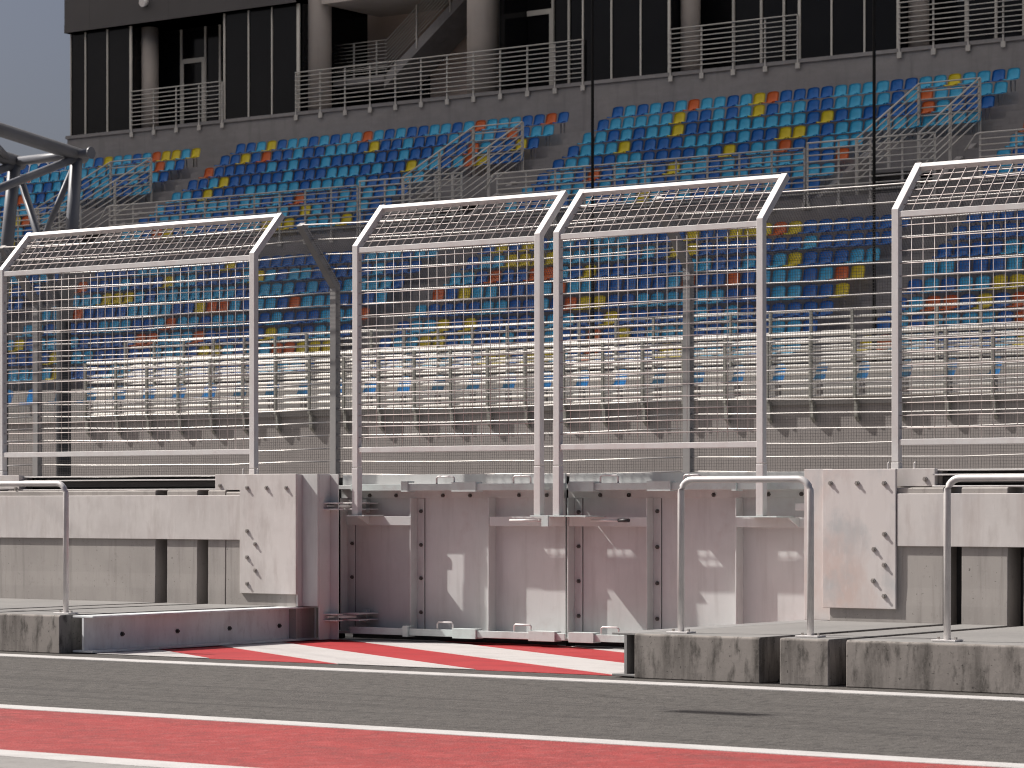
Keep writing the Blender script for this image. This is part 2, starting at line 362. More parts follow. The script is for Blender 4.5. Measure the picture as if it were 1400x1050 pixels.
for u in (332, 352):
    p = at(u, 646, 20.0); m = MB(); m.tube([(p.x, 20.0, 1.50), (p.x, 20.0, 1.575), (p.x+.012, 20.0, 1.585)], .008, 6); m.build('lifting_hook', 'galvanised', t)

t = jambplate(XQ0, XQ1, .429, 1.532, 19.895, [(1135.6,660.7),(1172,660.7),(1209,660.7),(1209.3,730.3),(1195,751),(1209,772.5),(1194,794),(1209,815)],
          'bolted steel plate with reddish and grey stains at the open end of the gate', G2, .028)
M['jamb_stain'] = surf('jamb_stain', (.60, .565, .55), .55, .35, layers=[
    ('n', (1.6, 1.6, 1.1), .45, .62, (.52, .40, .36), .75), ('n', (2.4, 2.4, 2.0), .52, .68, (.40, .42, .43), .75),
    ('n', (9, 9, 2.0), .5, .74, (.46, .42, .41), .6), ('n', (26, 26, 6), .55, .78, (.66, .63, .62), .5)], bump=[('n', (14, 14, 14), .12, .003)])
[c for c in t.children if c.name.startswith('plate')][0].data.materials[0] = M['jamb_stain']
XRJ = xat(1100, 19.95)
m = MB(); m.box(XRJ, XQ0+.06, 19.945, 19.97, ZP, 1.536); m.build('return_plate', 'jamb_stain', t, bevel=.003)
m = MB(); m.box(XRJ, XRJ+.012, 19.971, 20.7, .02, 1.53); m.build('side_plate', 'gate_steel', t, bevel=.002)
for u in (1214, 1250):
    p = at(u, 646, 20.0); m = MB(); m.tube([(p.x, 20.0, 1.50), (p.x, 20.0, 1.575), (p.x+.012, 20.0, 1.585)], .008, 6); m.build('lifting_hook', 'galvanised', t)
# wall core under the fence feet, behind the plates
m = MB(); m.box(XP0-.05, XP1-.05, 20.02, 20.5, .3, 1.515); tag(m.build('wall_core', 'wall_concrete', org=(XP0,20.2,0)), 'concrete wall core behind the bolted plate above the I-beam', 'wall block', 'concrete blocks of the pit wall')
m = MB(); m.box(XQ0+.12, XQ1+.33, 20.03, 20.5, .3, 1.53); tag(m.build('wall_core', 'wall_concrete', org=(XQ0,20.2,0)), 'concrete wall core behind the stained bolted plate', 'wall block', 'concrete blocks of the pit wall')

# I-beams flanking the apron
def ibeam(xc, y0, y1, zt, label, holes):
    t = thing('steel_beam', (xc, y0, 0), label, 'steel beam', 'steel I-beams beside the painted apron')
    w, h = .235, zt
    m = MB(); m.box(xc-w/2, xc+w/2, y0, y1, zt-.016, zt); m.build('top_flange', 'beam_steel', t, bevel=.003)
    m = MB(); m.box(xc-w/2, xc+w/2, y0, y1, .010, .028); m.build('bottom_flange', 'beam_steel', t, bevel=.003)
    m = MB(); m.box(xc-.011, xc+.011, y0+.002, y1, .028, zt-.016); m.build('web', 'beam_steel', t)
    for y, z in holes:
        m = MB(); m.tube([(xc+.011, y, z), (xc+.020, y, z)], .022, 6); m.tube([(xc+.02, y, z), (xc+.036, y, z)], .011, 8); m.build('bolt', 'dark_steel', t)
    if holes:
        m = MB(); m.box(xc+.012, xc+.108, y1-.15, y1-.135, .029, zt-.017); m.build('stiffener', 'beam_steel', t)
    else:
        M['dull_steel'] = surf('dull_steel', (.27, .265, .26), .65, .3, layers=[('n', (6, 6, 6), .4, .7, (.21, .205, .2), .8)])
        for c in t.children: c.data.materials[0] = M['dull_steel']
ibeam(XIB, 17.27, 20.33, .318, 'long steel I-beam edging the painted apron under the clean bolted plate', [(17.73,.15),(18.42,.15),(19.10,.15),(19.78,.15)])
ibeam(xat(857,17.2), 17.18, 19.93, .326, 'steel beam seen end on at the corner of the dark stained block', [])

# hoop rails
def hoop(xa, xb, Y, label, h=1.105):
    t = thing('hoop_rail', ((xa+xb)/2, Y, ZP), label, 'hand rail', 'tubular hoop rails on the platform')
    R = .10; r = .0245; z0, z1 = ZP+.012, ZP+h
    pts = [(xa, Y, z0)]
    for k in range(7):
        a = math.pi - k*math.pi/12; pts.append((xa+R+R*math.cos(a), Y, z1-R+R*math.sin(a)))
    for k in range(7):
        a = math.pi/2 - k*math.pi/12; pts.append((xb-R+R*math.cos(a), Y, z1-R+R*math.sin(a)))
    pts.append((xb, Y, z0))
    m = MB(); m.tube(pts, r, 14); m.build('tube', 'galvanised', t, smooth=True)
    for x in (xa, xb):
        m = MB(); m.box(x-.09, x+.09, Y-.06, Y+.06, ZP+.001, ZP+.013); b = m.build('foot_plate', 'galvanised', t, bevel=.002)
        for dx in (-.065, .065):
            m = MB(); m.tube([(x+dx, Y, ZP+.012), (x+dx, Y, ZP+.03)], .011, 6); m.build('bolt', 'bolt_steel', b)
YH = 17.36
hoop(xat(931,YH), xat(1108,YH), YH, 'galvanised hoop rail on the dark stained block in front of the gate')
hoop(xat(1295,YH), xat(1295,YH)+2.2, YH, 'galvanised hoop rail beside the stained bolted plate, cut off by the picture edge')
hoop(xat(90,YH)-2.2, xat(90,YH), YH, 'galvanised hoop rail on the platform by the gantry')

# ================================================================== GATE
YG = 20.60; RIB = .11
def gate(name, x0, x1, label):
    return thing(name, ((x0+x1)/2, YG, .04), label, 'gate', 'leaves of the steel pit wall gate')
GX0, GX1, GX2, GX3 = xat(468.5,YG), xat(773,YG), xat(778.5,YG), xat(1170,YG)
gl = gate('gate_leaf', GX0, GX1, 'ribbed steel gate leaf hinged beside the I-beam, one fence panel bolted to it')
gr = gate('gate_leaf', GX2, GX3, 'ribbed steel gate leaf standing behind the hoop rail of the dark stained block')
for t, a, b in ((gl, GX0, GX1), (gr, GX2, GX3)):
    m = MB(); m.box(a, b, YG, YG+.02, .06, 1.525); m.build('panel', 'gate_steel', t, bevel=.002)
    m = MB(); m.box(a, b, 20.437, YG-.001, 1.392, 1.428); m.build('top_ledge', 'gate_steel', t, bevel=.003)
    m = MB(); m.box(a, b, YG-.019, YG-.001, 1.31, 1.391); m.build('head_strip', 'gate_steel', t, bevel=.002)
    m = MB(); m.box(a, b, 20.45, YG-.001, .062, .085); m.build('bottom_ledge', 'gate_steel', t, bevel=.003)
def rib(t, u, flange, zb=.086, zt=1.309):
    x = xat(u, YG)
    m = MB(); m.box(x-.012, x, YG-RIB, YG-.001, zb, zt); o = m.build('rib', 'gate_steel', t, bevel=.002)
    if flange:
        m = MB(); m.box(x+.0005, x+.078, YG-.014, YG-.001, zb, zt-.002); f = m.build('flange', 'gate_steel', o, bevel=.002)
        m = MB(); m.box(x+.0785, x+.0835, YG-.004, YG-.001, zb, zt-.004); m.build('joint', 'dark_steel', o)  # contact shadow at the flange edge, drawn as a thin dark strip
for u, fl, t in ((476.5,1,gl),(571.5,1,gl),(678,0,gl),(786.7,1,gr),(894,1,gr),(1016,0,gr)):
    rib(t, u, fl)
def gbolt(t, u, v, Y=YG-.014):
    p = at(u, v, Y); m = MB(); m.tube([p, (p.x, Y-.012, p.z)], .019, 6); m.tube([(p.x,Y-.011,p.z),(p.x,Y-.026,p.z)], .0095, 8)
    m.build('bolt', 'gate_bolt', t)
for u, v in ((482,743),(482,789),(576,699),(576,745),(576,790.5),(576,837),(506,677.5),(542,677.5),(606,677.5),(643,677.5),(710,677),(748,677)): gbolt(gl, u, v, YG-.0145 if v > 690 else YG-.019)
for u, v in ((791.5,700),(791.5,747),(791.5,794.5),(791.5,842),(899,699),(899,748),(899,797.5),(899,846),(821,677),(860,677),(860.5,676.7),(976,676.5),(1051,676),(1096,675.5)):
    gbolt(gr, u, v, YG-.0145 if v > 690 else YG-.019)
# locking bars, top and bottom
def lockbar(t, u0, u1, zc, h, clamps, handles, name):
    Y0, Y1 = 20.352, 20.384
    x0, x1 = xat(u0, Y0), xat(u1, Y0)
    m = MB(); m.box(x0, x1, Y0, Y1, zc-h/2, zc+h/2); b = m.build(name, 'bar_steel', t, bevel=.003)
    for ua, ub, big in clamps:
        xa, xb = xat(ua, Y0-.02), xat(ub, Y0-.02)
        m = MB(); m.box(xa, xb, Y0-.02, Y0-.001, zc-h/2-.012, zc+h/2+(.014 if big else .025))
        m.box(xa, xb, Y0-.001, 20.436, zc+h/2+(.002 if big else .012), zc+h/2+(.014 if big else .025))
        m.box(xa, xb, Y0-.001, 20.449, zc-h/2-.012, zc-h/2-.002)
        m.build('clamp', 'bar_steel', b, bevel=.002)
    for ua, ub in handles:
        xa, xb = xat(ua, 20.37), xat(ub, 20.37); zt = zc+h/2
        m = MB(); m.tube([(xa,20.37,zt-.01),(xa,20.37,zt+.052),(xa+.016,20.37,zt+.066),(xb-.016,20.37,zt+.066),(xb,20.37,zt+.052),(xb,20.37,zt-.01)], .0085, 8)
        m.build('handle', 'galvanised', b, smooth=True)
m = MB(); m.box(xat(480,20.43), xat(553,20.43), 20.424, 20.4365, 1.378, 1.437); m.build('ledge_lip', 'bar_steel', gl, bevel=.002)
lockbar(gl, 549, 772, 1.407, .060, [(548,557,0),(617,650,1)], [(597,621),(702,725.5)], 'top_locking_bar')
lockbar(gr, 776, 1103, 1.407, .060, [(777,811,1),(884,916,1),(1000,1006,0)], [(821,845),(935,958)], 'top_locking_bar')
lockbar(gl, 478, 772, .100, .062, [(550,557,0),(618,650,1),(722,758,1)], [(598,619),(703,726)], 'bottom_locking_bar')
lockbar(gr, 776, 1000, .100, .062, [(777,811,1)], [(822,846)], 'bottom_locking_bar')
# post brackets on the gate
def bracket(t, u0, u1, f0, f1, gus):
    za, zb = zat(600,706.5,20.3), 1.155
    m = MB(); m.box(xat(u0,20.48), xat(u1,20.48), 20.476, 20.489, 1.062, 1.1435); b = m.build('bracket', 'gate_steel', t, bevel=.002)
    m = MB(); m.box(xat(f0,20.2), xat(f1,20.2), 20.195, 20.489, 1.144, 1.156); m.build('shelf', 'bar_steel', b, bevel=.002)
    for g in gus:
        x = xat(g, 20.4); m = MB(); m.prism_x([(20.475,1.143),(20.475,1.065),(20.30,1.143)], x-.006, x+.006); m.build('gusset', 'gate_steel', b)
bracket(gl, 474, 562, 474, 498, [497])
bracket(gl, 669.5, 772.5, 725, 772, [])
bracket(gr, 778.5, 884.5, 774, 801, [])
bracket(gr, 1007, 1150, 1006, 1062, [1085])
m = MB(); m.box(xat(741,20.19), xat(750,20.19), 20.18, 20.194, 1.06, 1.157); m.build('latch_tab', 'bar_steel', gl, bevel=.002)
def lever(t, ua, ub, v):
    a, b = at(ua, v, 20.40), at(ub, v, 20.40)
    m = MB(); m.tube([a, b], .011, 10); m.tube([b, (b.x, 20.475, b.z)], .014, 8); m.build('lever', 'galvanised', t, smooth=True)
lever(gl, 697, 735, 711.5); lever(gr, 808, 845, 711.5)
m = MB(); p = at(852, 711.5, 20.40); m.tube([(p.x-.05,20.40,p.z),(p.x+.06,20.40,p.z)], .016, 8); m.build('lever_sleeve', 'dark_steel', gr, smooth=True)
m = MB(); p = at(1098, 693, 20.45); m.box(p.x-.06, p.x+.08, 20.42, 20.475, p.z-.03, p.z+.03); m.build('latch_box', 'galvanised', gr, bevel=.004)
# hinges
for v in (692, 843):
    z = zat(480, v, 20.35)
    for dz in (-.028, .028):
        m = MB(); m.box(xat(440,20.1), xat(463,20.1), 20.07, 20.165, z+dz-.006, z+dz+.006)
        m.box(xat(468,20.3), xat(500,20.4), 20.30, 20.585, z+dz-.006, z+dz+.006); m.build('hinge_leaf', 'galvanised', gl, bevel=.002)
    m = MB(); m.bar((xat(446,20.1), 20.1, z), (xat(486,20.4), 20.4, z), .04, .024); m.build('hinge_arm', 'galvanised', gl, bevel=.003)
    m = MB(); m.box(xat(500,20.58), xat(505,20.58), 20.53, 20.585, z-.06, z+.06); m.build('hinge_plate', 'gate_steel', gl)
m = MB(); m.box(GX0-.30, GX0-.004, 20.62, 20.64, .001, 1.5); m.build('gap_shade_strip', 'rod_black', gl)  # black strip behind the gap beside the jamb, stands in for its shade
m = MB(); m.box(GX1-.02, GX2+.02, 20.64, 20.66, .001, 1.5); m.build('gap_shade_strip', 'rod_black', gr)  # black strip that paints the shade in the gap between the leaves
# dark closing plate below the gate on the track side
m = MB(); m.box(GX0, GX3, 20.75, 20.77, .001, .3); m.build('sill_plate', 'dark_steel', gr)

# ================================================================== NEAR FENCE PANELS
YF = 20.25; PW = .062
ZB, ZT, OV = 3.595, 4.005, .40
def fence(uL, uR, zfoot, label, joint=1.592):
    xl, xr = xat(uL, YF), xat(uR, YF)
    t = thing('fence_panel', ((xl+xr)/2, YF, zfoot), label, 'fence panel', 'cranked wire mesh fence panels along the wall')
    h = PW/2
    for x in (xl, xr):
        m = MB(); m.prism_x([(YF-h,joint),(YF+h,joint),(YF+h,ZB-.012),(YF+OV+.012,ZT-.03),(YF+OV-.03,ZT+.012),(YF-h,ZB+.014)], x-h, x+h)
        p = m.build('post', 'fence_post', t, bevel=.004)
        m = MB(); m.box(x-h-.003, x+h+.003, YF-h-.003, YF+h+.003, zfoot, joint-.006); m.build('post_foot', 'fence_post', p, bevel=.004)
    a, b = xl+h, xr-h
    r = .024
    for y, z, nm in ((YF, ZB-.03, 'middle_rail'), (YF, 1.748, 'bottom_rail')):
        m = MB(); m.box(a, b, y-r, y+r, z-r, z+r); m.build(nm, 'fence_post', t, bevel=.003)
    m = MB(); m.bar((a, YF+OV-.035, ZT-.028), (b, YF+OV-.035, ZT-.028), .048, .048, (0,-1,1)); m.build('top_rail', 'fence_post', t, bevel=.003)
    w = .0029; wh = .0043; wo = .0047
    m = MB()
    n = round((b-a)/.1)
    for k in range(1, n):
        x = a + (b-a)*k/n
        m.tube([(x, YF, 1.765), (x, YF, ZB-.05)], w, 5); m.tube([(x, YF, ZB-.01), (x, YF+OV-.05, ZT-.055)], wo, 5)
    z = 1.86
    while z < ZB-.07:
        m.tube([(a, YF-.0059, z), (b, YF-.0059, z)], wh, 5); z += .101
    for k in range(1, 6):
        q = k/5.6; m.tube([(a, YF+q*(OV-.03)-w*1.5, ZB-.01+q*(ZT-ZB-.05)), (b, YF+q*(OV-.03)-w*1.5, ZB-.01+q*(ZT-ZB-.05))], wo, 5)
    m.build('wire_mesh', 'fence_wire', t, smooth=True)
fence(3.5, 347, 1.515, 'tall cranked mesh fence panel on the wall at the gantry side')
fence(488, 737, 1.157, 'cranked mesh fence panel on the gate leaf hinged beside the I-beam')
fence(763, 1041, 1.157, 'cranked mesh fence panel on the gate leaf behind the hoop rail')
fence(1226, 1600, 1.531, 'tall cranked mesh fence panel on the wall beside the stained bolted plate')

# ================================================================== FAR CATCH FENCE (across the track)
YC = 36.0
t = thing('catch_fence', (-26, YC, 0), 'long cable and mesh catch fence with cranked posts across the track', 'fence')
CZ, CTY, CTZ = 4.80, -.86, .89
x = xat(458, YC) - 6.8*3
xs = []
while x < -12: xs.append(x); x += 6.8
for x in xs:
    m = MB()
    m.prism_x([(YC+.06,0),(YC-.06,0),(YC-.06,CZ-.02),(YC+CTY-.05,CZ+CTZ+.03),(YC+CTY+.05,CZ+CTZ+.09),(YC+.06,CZ+.04)], x-.06, x+.06)
    m.build('post', 'far_post', t)
x0, x1 = xs[0], xs[-1]
z = .9
while z < CZ:
    m = MB()
    for a, b in zip(xs[:-1], xs[1:]):
        m.tube([(a + (b-a)*k/6, YC-.012, z - .05*(1-((k-3)/3)**2) * random.uniform(.3,1)) for k in range(7)], .0115, 6)
    m.build('cable', 'far_cable', t, smooth=True); z += .212
for q in (.25, .5, .75, 1.0):
    m = MB()
    for a, b in zip(xs[:-1], xs[1:]):
        m.tube([(a + (b-a)*k/6, YC+CTY*q, CZ+CTZ*q+.05 - .05*(1-((k-3)/3)**2)) for k in range(7)], .0115, 6)
    m.build('cable', 'far_cable', t, smooth=True)
m = MB(); w = .0018
def thin(mb, a, b, w):
    mb.bar(a, b, w*2, w*2)
n = int((x1-x0)/.042)
for k in range(n+1):
    x = x0 + k*.042
    m.bar((x,YC+.02,.6), (x,YC+.02,CZ), w*2, w*2)
    m.bar((x,YC+.02,CZ), (x,YC+.02+CTY,CZ+CTZ), w*2, w*2)
z = .6
while z < CZ: m.bar((x0,YC+.02,z), (x1,YC+.02,z), w*2, w*2); z += .042
k = 0
while k*.042 < 1.2:
    q = k*.042/1.2; m.bar((x0,YC+.02+CTY*q,CZ+CTZ*q), (x1,YC+.02+CTY*q,CZ+CTZ*q), w*2, w*2); k += 1
m.build('wire_mesh', 'far_mesh', t)

# ================================================================== GANTRY TRUSS
YT = 46.9
N1 = at(105, 212, YT); N2 = at(20, 221, YT)
t = thing('gantry_truss', (N1.x, YT, 0), 'grey tubular steel gantry truss rising behind the tall fence panel', 'gantry')
def tb(a, b, r, nm='brace'):
    m = MB(); m.tube([a, b], r, 14); return m.build(nm, 'gantry_grey', t, smooth=True)
B0 = at(87, 436, YT)
tb(N1 + Vector((0,0,.1)), at(90, 440, YT), .145, 'column')
tb(N2, at(2, 420, YT), .15, 'column')
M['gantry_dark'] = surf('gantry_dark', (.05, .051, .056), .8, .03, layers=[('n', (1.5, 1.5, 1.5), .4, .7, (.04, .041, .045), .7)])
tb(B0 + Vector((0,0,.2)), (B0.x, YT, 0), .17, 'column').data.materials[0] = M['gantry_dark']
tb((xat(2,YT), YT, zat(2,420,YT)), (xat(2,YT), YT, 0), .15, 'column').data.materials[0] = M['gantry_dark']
for N in (N1, N2):
    tb(N + Vector((0,.25,-.02)), N + Vector((0,-16,2.1)), .155, 'top_chord')
    tb(N + Vector((0,-.1,-.1)), N + Vector((0,-3.4,-1.35)), .095)
tb(N2 + Vector((0,0,0)), N1 + Vector((.42,0,.02)), .105, 'cross_bar')
m = MB(); m.tube([N1 + Vector((.42,0,.02)), N1 + Vector((.46,0,.02))], .135, 14); m.build('end_flange', 'gantry_grey', t)
tb(N2 + Vector((0,-.2,.05)), N1 + Vector((0,-3.2,.45)), .075)
tb(N1 + Vector((-.1,0,-.25)), at(40, 372, YT), .07)
tb(at(28, 244, YT), B0, .09)
tb(N1 + Vector((0,-3.4,-1.35)), N1 + Vector((0,-16,.5)), .12, 'bottom_chord')
tb(N2 + Vector((0,-3.4,-1.35)), N2 + Vector((0,-16,.5)), .12, 'bottom_chord')

# ================================================================== GRANDSTAND
PITCH = .4875; NS = 30
BX = [-68.0 - 32.6, -68.0 - 16.3, -68.0, -51.7, -35.4]     # first seat of each block
BLK = ['outermost', 'first', 'second', 'third', 'fourth']
XG0, XG1 = -100.0, -14.0
upY = lambda i: 77.5 - .85*i
upZ = lambda i: 13.45 - .514*i          # floor of row i (0 = top row)
loY = lambda j: 70.0 - .85*j
loZ = lambda j: 8.47 - .53*j
VOM = [(b + 22.7*PITCH, b + 29.3*PITCH) for b in BX]         # entrance openings in the upper rows
st = thing('grandstand', (-57, 66, 0), 'stepped concrete grandstand with two tiers of coloured seats under a high roof', 'grandstand')
m = MB()
for i in range(4):
    m.box(XG0, XG1, upY(i)-.60, upY(i)+.25 if i else 79.2, upZ(i)-.9, upZ(i))
seg = []
e = XG0
for a, b in VOM: seg.append((e, a)); e = b
seg.append((e, XG1))
for i in range(4, 8):
    for a, b in seg: m.box(a, b, upY(i)-.60 if i < 7 else 70.85, upY(i)+.25, upZ(i)-.9, upZ(i))
for b in BX:                                                # half steps in the aisles
    for i in range(8): m.box(b-1.5, b-.38, upY(i)-.60-.42, upY(i)-.6, upZ(i)-.52, upZ(i)-.257)
m.build('upper_terrace', 'stand_concrete', st)
m = MB()
for a, b in VOM:
    for xx in (a-.22, b+.001):
        m = MB(); m.prism_x([(70.86,8.9),(70.86,upZ(7)+.12),(71.2,upZ(7)+.12),(74.6,upZ(3)-.12),(75.1,upZ(3)-.12),(75.1,8.9)], xx, xx+.219); m.build('entrance_wall', 'stand_concrete', st)
    m = MB(); m.box(a, b, 74.9, 75.1, 8.9, upZ(3)+.02); m.build('entrance_wall', 'stand_concrete', st)
    m = MB(); m.box(a, b, 70.9, 74.9, 8.9, 9.45); m.build('entrance_floor', 'stand_concrete', st)
for a, b in VOM[1:4]:
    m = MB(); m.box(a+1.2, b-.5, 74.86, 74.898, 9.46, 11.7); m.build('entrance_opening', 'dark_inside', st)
    m = MB(); m.box(b-1.45, b-.62, 74.80, 74.855, 10.3, 11.25); m.build('entrance_light_panel', 'sign_white', st)  # light showing in the entrance, put in as a white panel
m = MB(); m.box(XG0, XG1, 70.6, 70.849, 8.35, 9.95); m.build('tier_front', 'stand_concrete', st)
m = MB()
for j in range(8):
    m.box(XG0, XG1, loY(j)-.60, loY(j)+.25 if j else 70.599, loZ(j)-.9, loZ(j))
for b in BX:
    for j in range(8): m.box(b-1.5+.3, b-.38+.3, loY(j)-.60-.42, loY(j)-.6, loZ(j)-.54, loZ(j)-.265)
m.build('lower_terrace', 'stand_concrete', st)
m = MB(); m.box(XG0, XG1, 62.1, loY(7)-.601, 4.2, 4.74); m.box(XG0, XG1, 60.8, 62.099, 3.8, 4.27); m.box(XG0, XG1, 58.98, 60.799, 3.62, 3.80)
m.build('front_walkway', 'walkway_concrete', st)
m = MB(); m.box(XG0, XG1, 59.05, 59.4, 0, 3.619); m.build('front_wall', 'front_wall', st)
m = MB(); m.add([(XG0-24,56.5,30),(XG1+26,56.5,30),(XG1+26,92,31.5),(XG0-24,92,31.5)], [(0,1,2,3)]); m.build('roof', 'roof_membrane', st)
m = MB(); m.box(XG0-24, XG1+26, 56.3, 56.499, 29.6, 30.4); m.build('roof_edge', 'gantry_grey', st)
for k in range(4):
    m = MB(); m.tube([(-70+k*18, 88.5, 25), (-70+k*18, 88.5, 31.3)], .4, 10); m.build('roof_mast', 'gantry_grey', st)

# --- seats
def seat_mesh(name, mats, legs=True):
    prof = [(-.36,.385),(-.34,.41),(-.26,.42),(-.15,.41),(-.07,.43),(-.02,.49),(.015,.61),(.04,.72),(.05,.775),(.045,.80)]
    nx_ = 6; bm = bmesh.new(); grid = []
    for k, (y, z) in enumerate(prof):
        w = .215 if k < 7 else (.212, .195, .150)[k-7]
        row = []
        for i in range(nx_+1):
            s = -1 + 2*i/nx_
            row.append(bm.verts.new((s*w, y - (.035*s*s if k > 4 else 0), z + (.022*s*s if 0 < k < 5 else 0) - (.02*s*s if k > 7 else 0))))
        grid.append(row)
    for k in range(len(prof)-1):
        for i in range(nx_): bm.faces.new((grid[k][i], grid[k][i+1], grid[k+1][i+1], grid[k+1][i]))
    bmesh.ops.solidify(bm, geom=bm.faces[:], thickness=.018)
    for f in bm.faces: f.smooth = True
    for x in (-.12, .12):
        r = bmesh.ops.create_cube(bm, size=1, matrix=Matrix.Translation((x*.6, -.06, .20)) @ Matrix.Diagonal((.03, .05, .40, 1)))
        for f in {f for v in r['verts'] for f in v.link_faces}: f.material_index = 1
    bmesh.ops.recalc_face_normals(bm, faces=bm.faces[:])
    me = bpy.data.meshes.new(name); bm.to_mesh(me); bm.free()
    for q in mats: me.materials.append(M[q])
    return me
CN = {'B': 'dark blue', 'L': 'light blue', 'O': 'orange', 'Y': 'yellow'}
SEAT = {c: seat_mesh('seat_' + CN[c].replace(' ', '_'), (c, 'stand_concrete')) for c in 'BLOY'}
UP = {  # colours read from the photo, gantry end first
 (2,0): 'BBLYBLLBLBLLOLBLBBLLBLOLLLBBOB', (2,1): 'BBYBOBBLBBLLLBYBBLBBBLBLLBOBLL', (2,2): 'OBBBBBLBLBBLBBBLBBLBBLBBOLBBYB', (2,3): 'BBLYBBBBBLBBBLLLBLBBYLLBLOYBBB',
 (2,4): 'LLBYBBBLLLLLBLLLBLBBBLL', (2,5): 'LBBLLLLBLLBLBOBBBLBLBLB', (2,6): 'BBLLBBLBBLBBLLBYLBBLLBB',
 (3,0): 'BLBLBLOLLBLYOBBBBLLLLBBLLYLLBL', (3,1): 'BLLLLLYBBLBLYBLLBBLLLLBLOLLBLL', (3,2): 'LLBLBLLYBBLLLLLLLBYBLBBBBOLBBB', (3,3): 'BLLLYBBBBLLLBLBBYYLBLLLLLLLLLL',
 (3,4): 'BLLBBLLBBBBLBYBLLOBBLLL', (3,5): 'BLLBOBLBLBYLLBLBLLLLBBO', (3,6): 'LBBLLBLBLLBBLBBLLBLBLLL', (3,7): 'LBBLBLLBBLYLBLBBLLBLBBB',
 (1,0): 'BLBLLBLBLBLBLBBBLLBYLLBLOYYLYL'[:30], (1,1): 'LBLBLBLBLBLBBOLLLLLLLLLLLLLOLB', (1,2): 'BLBLBLBLLBLLBOLBLBLLBBLLBBLBLB', (1,3): 'LLBLBBLBLBLLBBLLOLBLBLLBLLBBLL',
}
UP[(1,0)] = ('BLBLLBLBLBLBLBBB' + 'LLLBYLLBLOYYLY')[:30]
def pick():
    r = random.random(); return 'B' if r < .47 else 'L' if r < .86 else 'O' if r < .935 else 'Y'
ORD = ('first second third fourth fifth sixth seventh eighth ninth tenth eleventh twelfth thirteenth fourteenth fifteenth sixteenth seventeenth '
       'eighteenth nineteenth twentieth twenty-first twenty-second twenty-third twenty-fourth twenty-fifth twenty-sixth twenty-seventh twenty-eighth twenty-ninth thirtieth').split()
seats = []
for b in range(5):
    for i in range(8):
        n = NS if i < 4 else 23
        for k in range(n):
            c = UP.get((b, i), '')[k:k+1] or pick()
            seats.append(('upper', b, i, k, c, (BX[b] + k*PITCH, upY(i), upZ(i))))
    for j in range(8):
        prev = None
        for k in range(NS):
            c = prev if prev and random.random() < .28 else pick()
            prev = c
            seats.append(('lower', b, j, k, c, (BX[b] + .3 + k*PITCH, loY(j), loZ(j))))
panels = ((3.5,347,383),(488,737,771),(763,1041,1075),(1226,1600,1640))
def vis(p):
    u, v, d = proj((p[0], p[1], p[2]+.6))
    if u < -12 or u > 1412 or v < 0: return None
    q = 1.0
    line = 690 - .0782*(u+4700)*1.0     # upper edge of the near panels
    top = line + 0
    for a, b_, c_ in panels:
        if a < u < c_ and v > top: q = .62
    if v > 300: q *= .85
    if v > 425: q *= .45
    if v > 455: q *= .3
    if 12 < u < 118 and v < 330: q *= .5
    return q / d**2
rank = []
for s in seats:
    q = vis(s[5])
    if q is not None: rank.append((q, s))
rank.sort(key=lambda x: -x[0])
tops = {id(s) for q, s in rank[:300]}
stuffmb = {}
vs, fs, ms = [], [], []
base = {c: ([tuple(v.co) for v in SEAT[c].vertices], [tuple(p.vertices) for p in SEAT[c].polygons], [p.material_index for p in SEAT[c].polygons]) for c in 'BLOY'}
CI = {c: i for i, c in enumerate('BLOY')}
for q, s in rank:
    tier, b, i, k, c, p = s
    if id(s) in tops:
        o = bpy.data.objects.new('stadium_seat', SEAT[c]); COL.objects.link(o); o.location = p
        tag(o, f'{CN[c]} stadium seat, {ORD[k]} from gantry end of {ORD[i]} row, {BLK[b]} {tier} block', 'seat', f'stadium seats of the {tier} tier')
    else:
        o0 = len(vs); bv, bf, bi = base[c]
        vs += [(x+p[0], y+p[1], z+p[2]) for x, y, z in bv]
        fs += [tuple(a+o0 for a in f) for f in bf]
        ms += [CI[c] if a == 0 else 4 for a in bi]
me = bpy.data.meshes.new('seat_rows'); me.from_pydata(vs, [], fs)
for c in 'BLOY': me.materials.append(M[c])
me.materials.append(M['stand_concrete']); me.polygons.foreach_set('material_index', ms)
me.polygons.foreach_set('use_smooth', [True]*len(fs)); me.update()
o = bpy.data.objects.new('seat_rows', me); COL.objects.link(o)
tag(o, 'remaining rows of blue, orange and yellow seats seen small or behind mesh', 'seating', kind='stuff')

# --- railings
def railing(X0, X1, Y, z0, z1, n, label, mat='stand_rail', sp=1.13, rr=.021, foot=None, cat='railing', group=None, parent=None, turn=False, pr=.026, pm=None):
    if parent is None:
        t = thing('railing', ((X0+X1)/2, Y, z0), label, cat, group)
    else: t = parent
    for k in range(n):
        z = z1 - (z1-z0-.12)*k/(n-1)
        m = MB(); pts = [(X0, Y, z), (X1, Y, z)]
        if turn and k == 0: pts = [(X0-.45, Y+.02, z-.45), (X0-.1, Y, z-.02)] + pts
        m.tube(pts, rr*1.25 if k == 0 else rr, 8); m.build('rail', mat, t, smooth=True)
    np_ = max(1, round((X1-X0)/sp))
    for k in range(np_+1):
        x = X0 + (X1-X0)*k/np_
        m = MB(); m.box(x-pr, x+pr, Y+(.022 if not pm else -.10), Y+(.06 if not pm else -.036), z0-(.3 if foot else 0), z1); p = m.build('post', pm or mat, t)
        if foot:
            m = MB(); m.box(x-.075, x+.075, Y+.02, Y+.065, z0-.32, z0-.14); m.build('foot_plate', mat, p)
    return t
G3 = 'railings along the front of the upper tier'
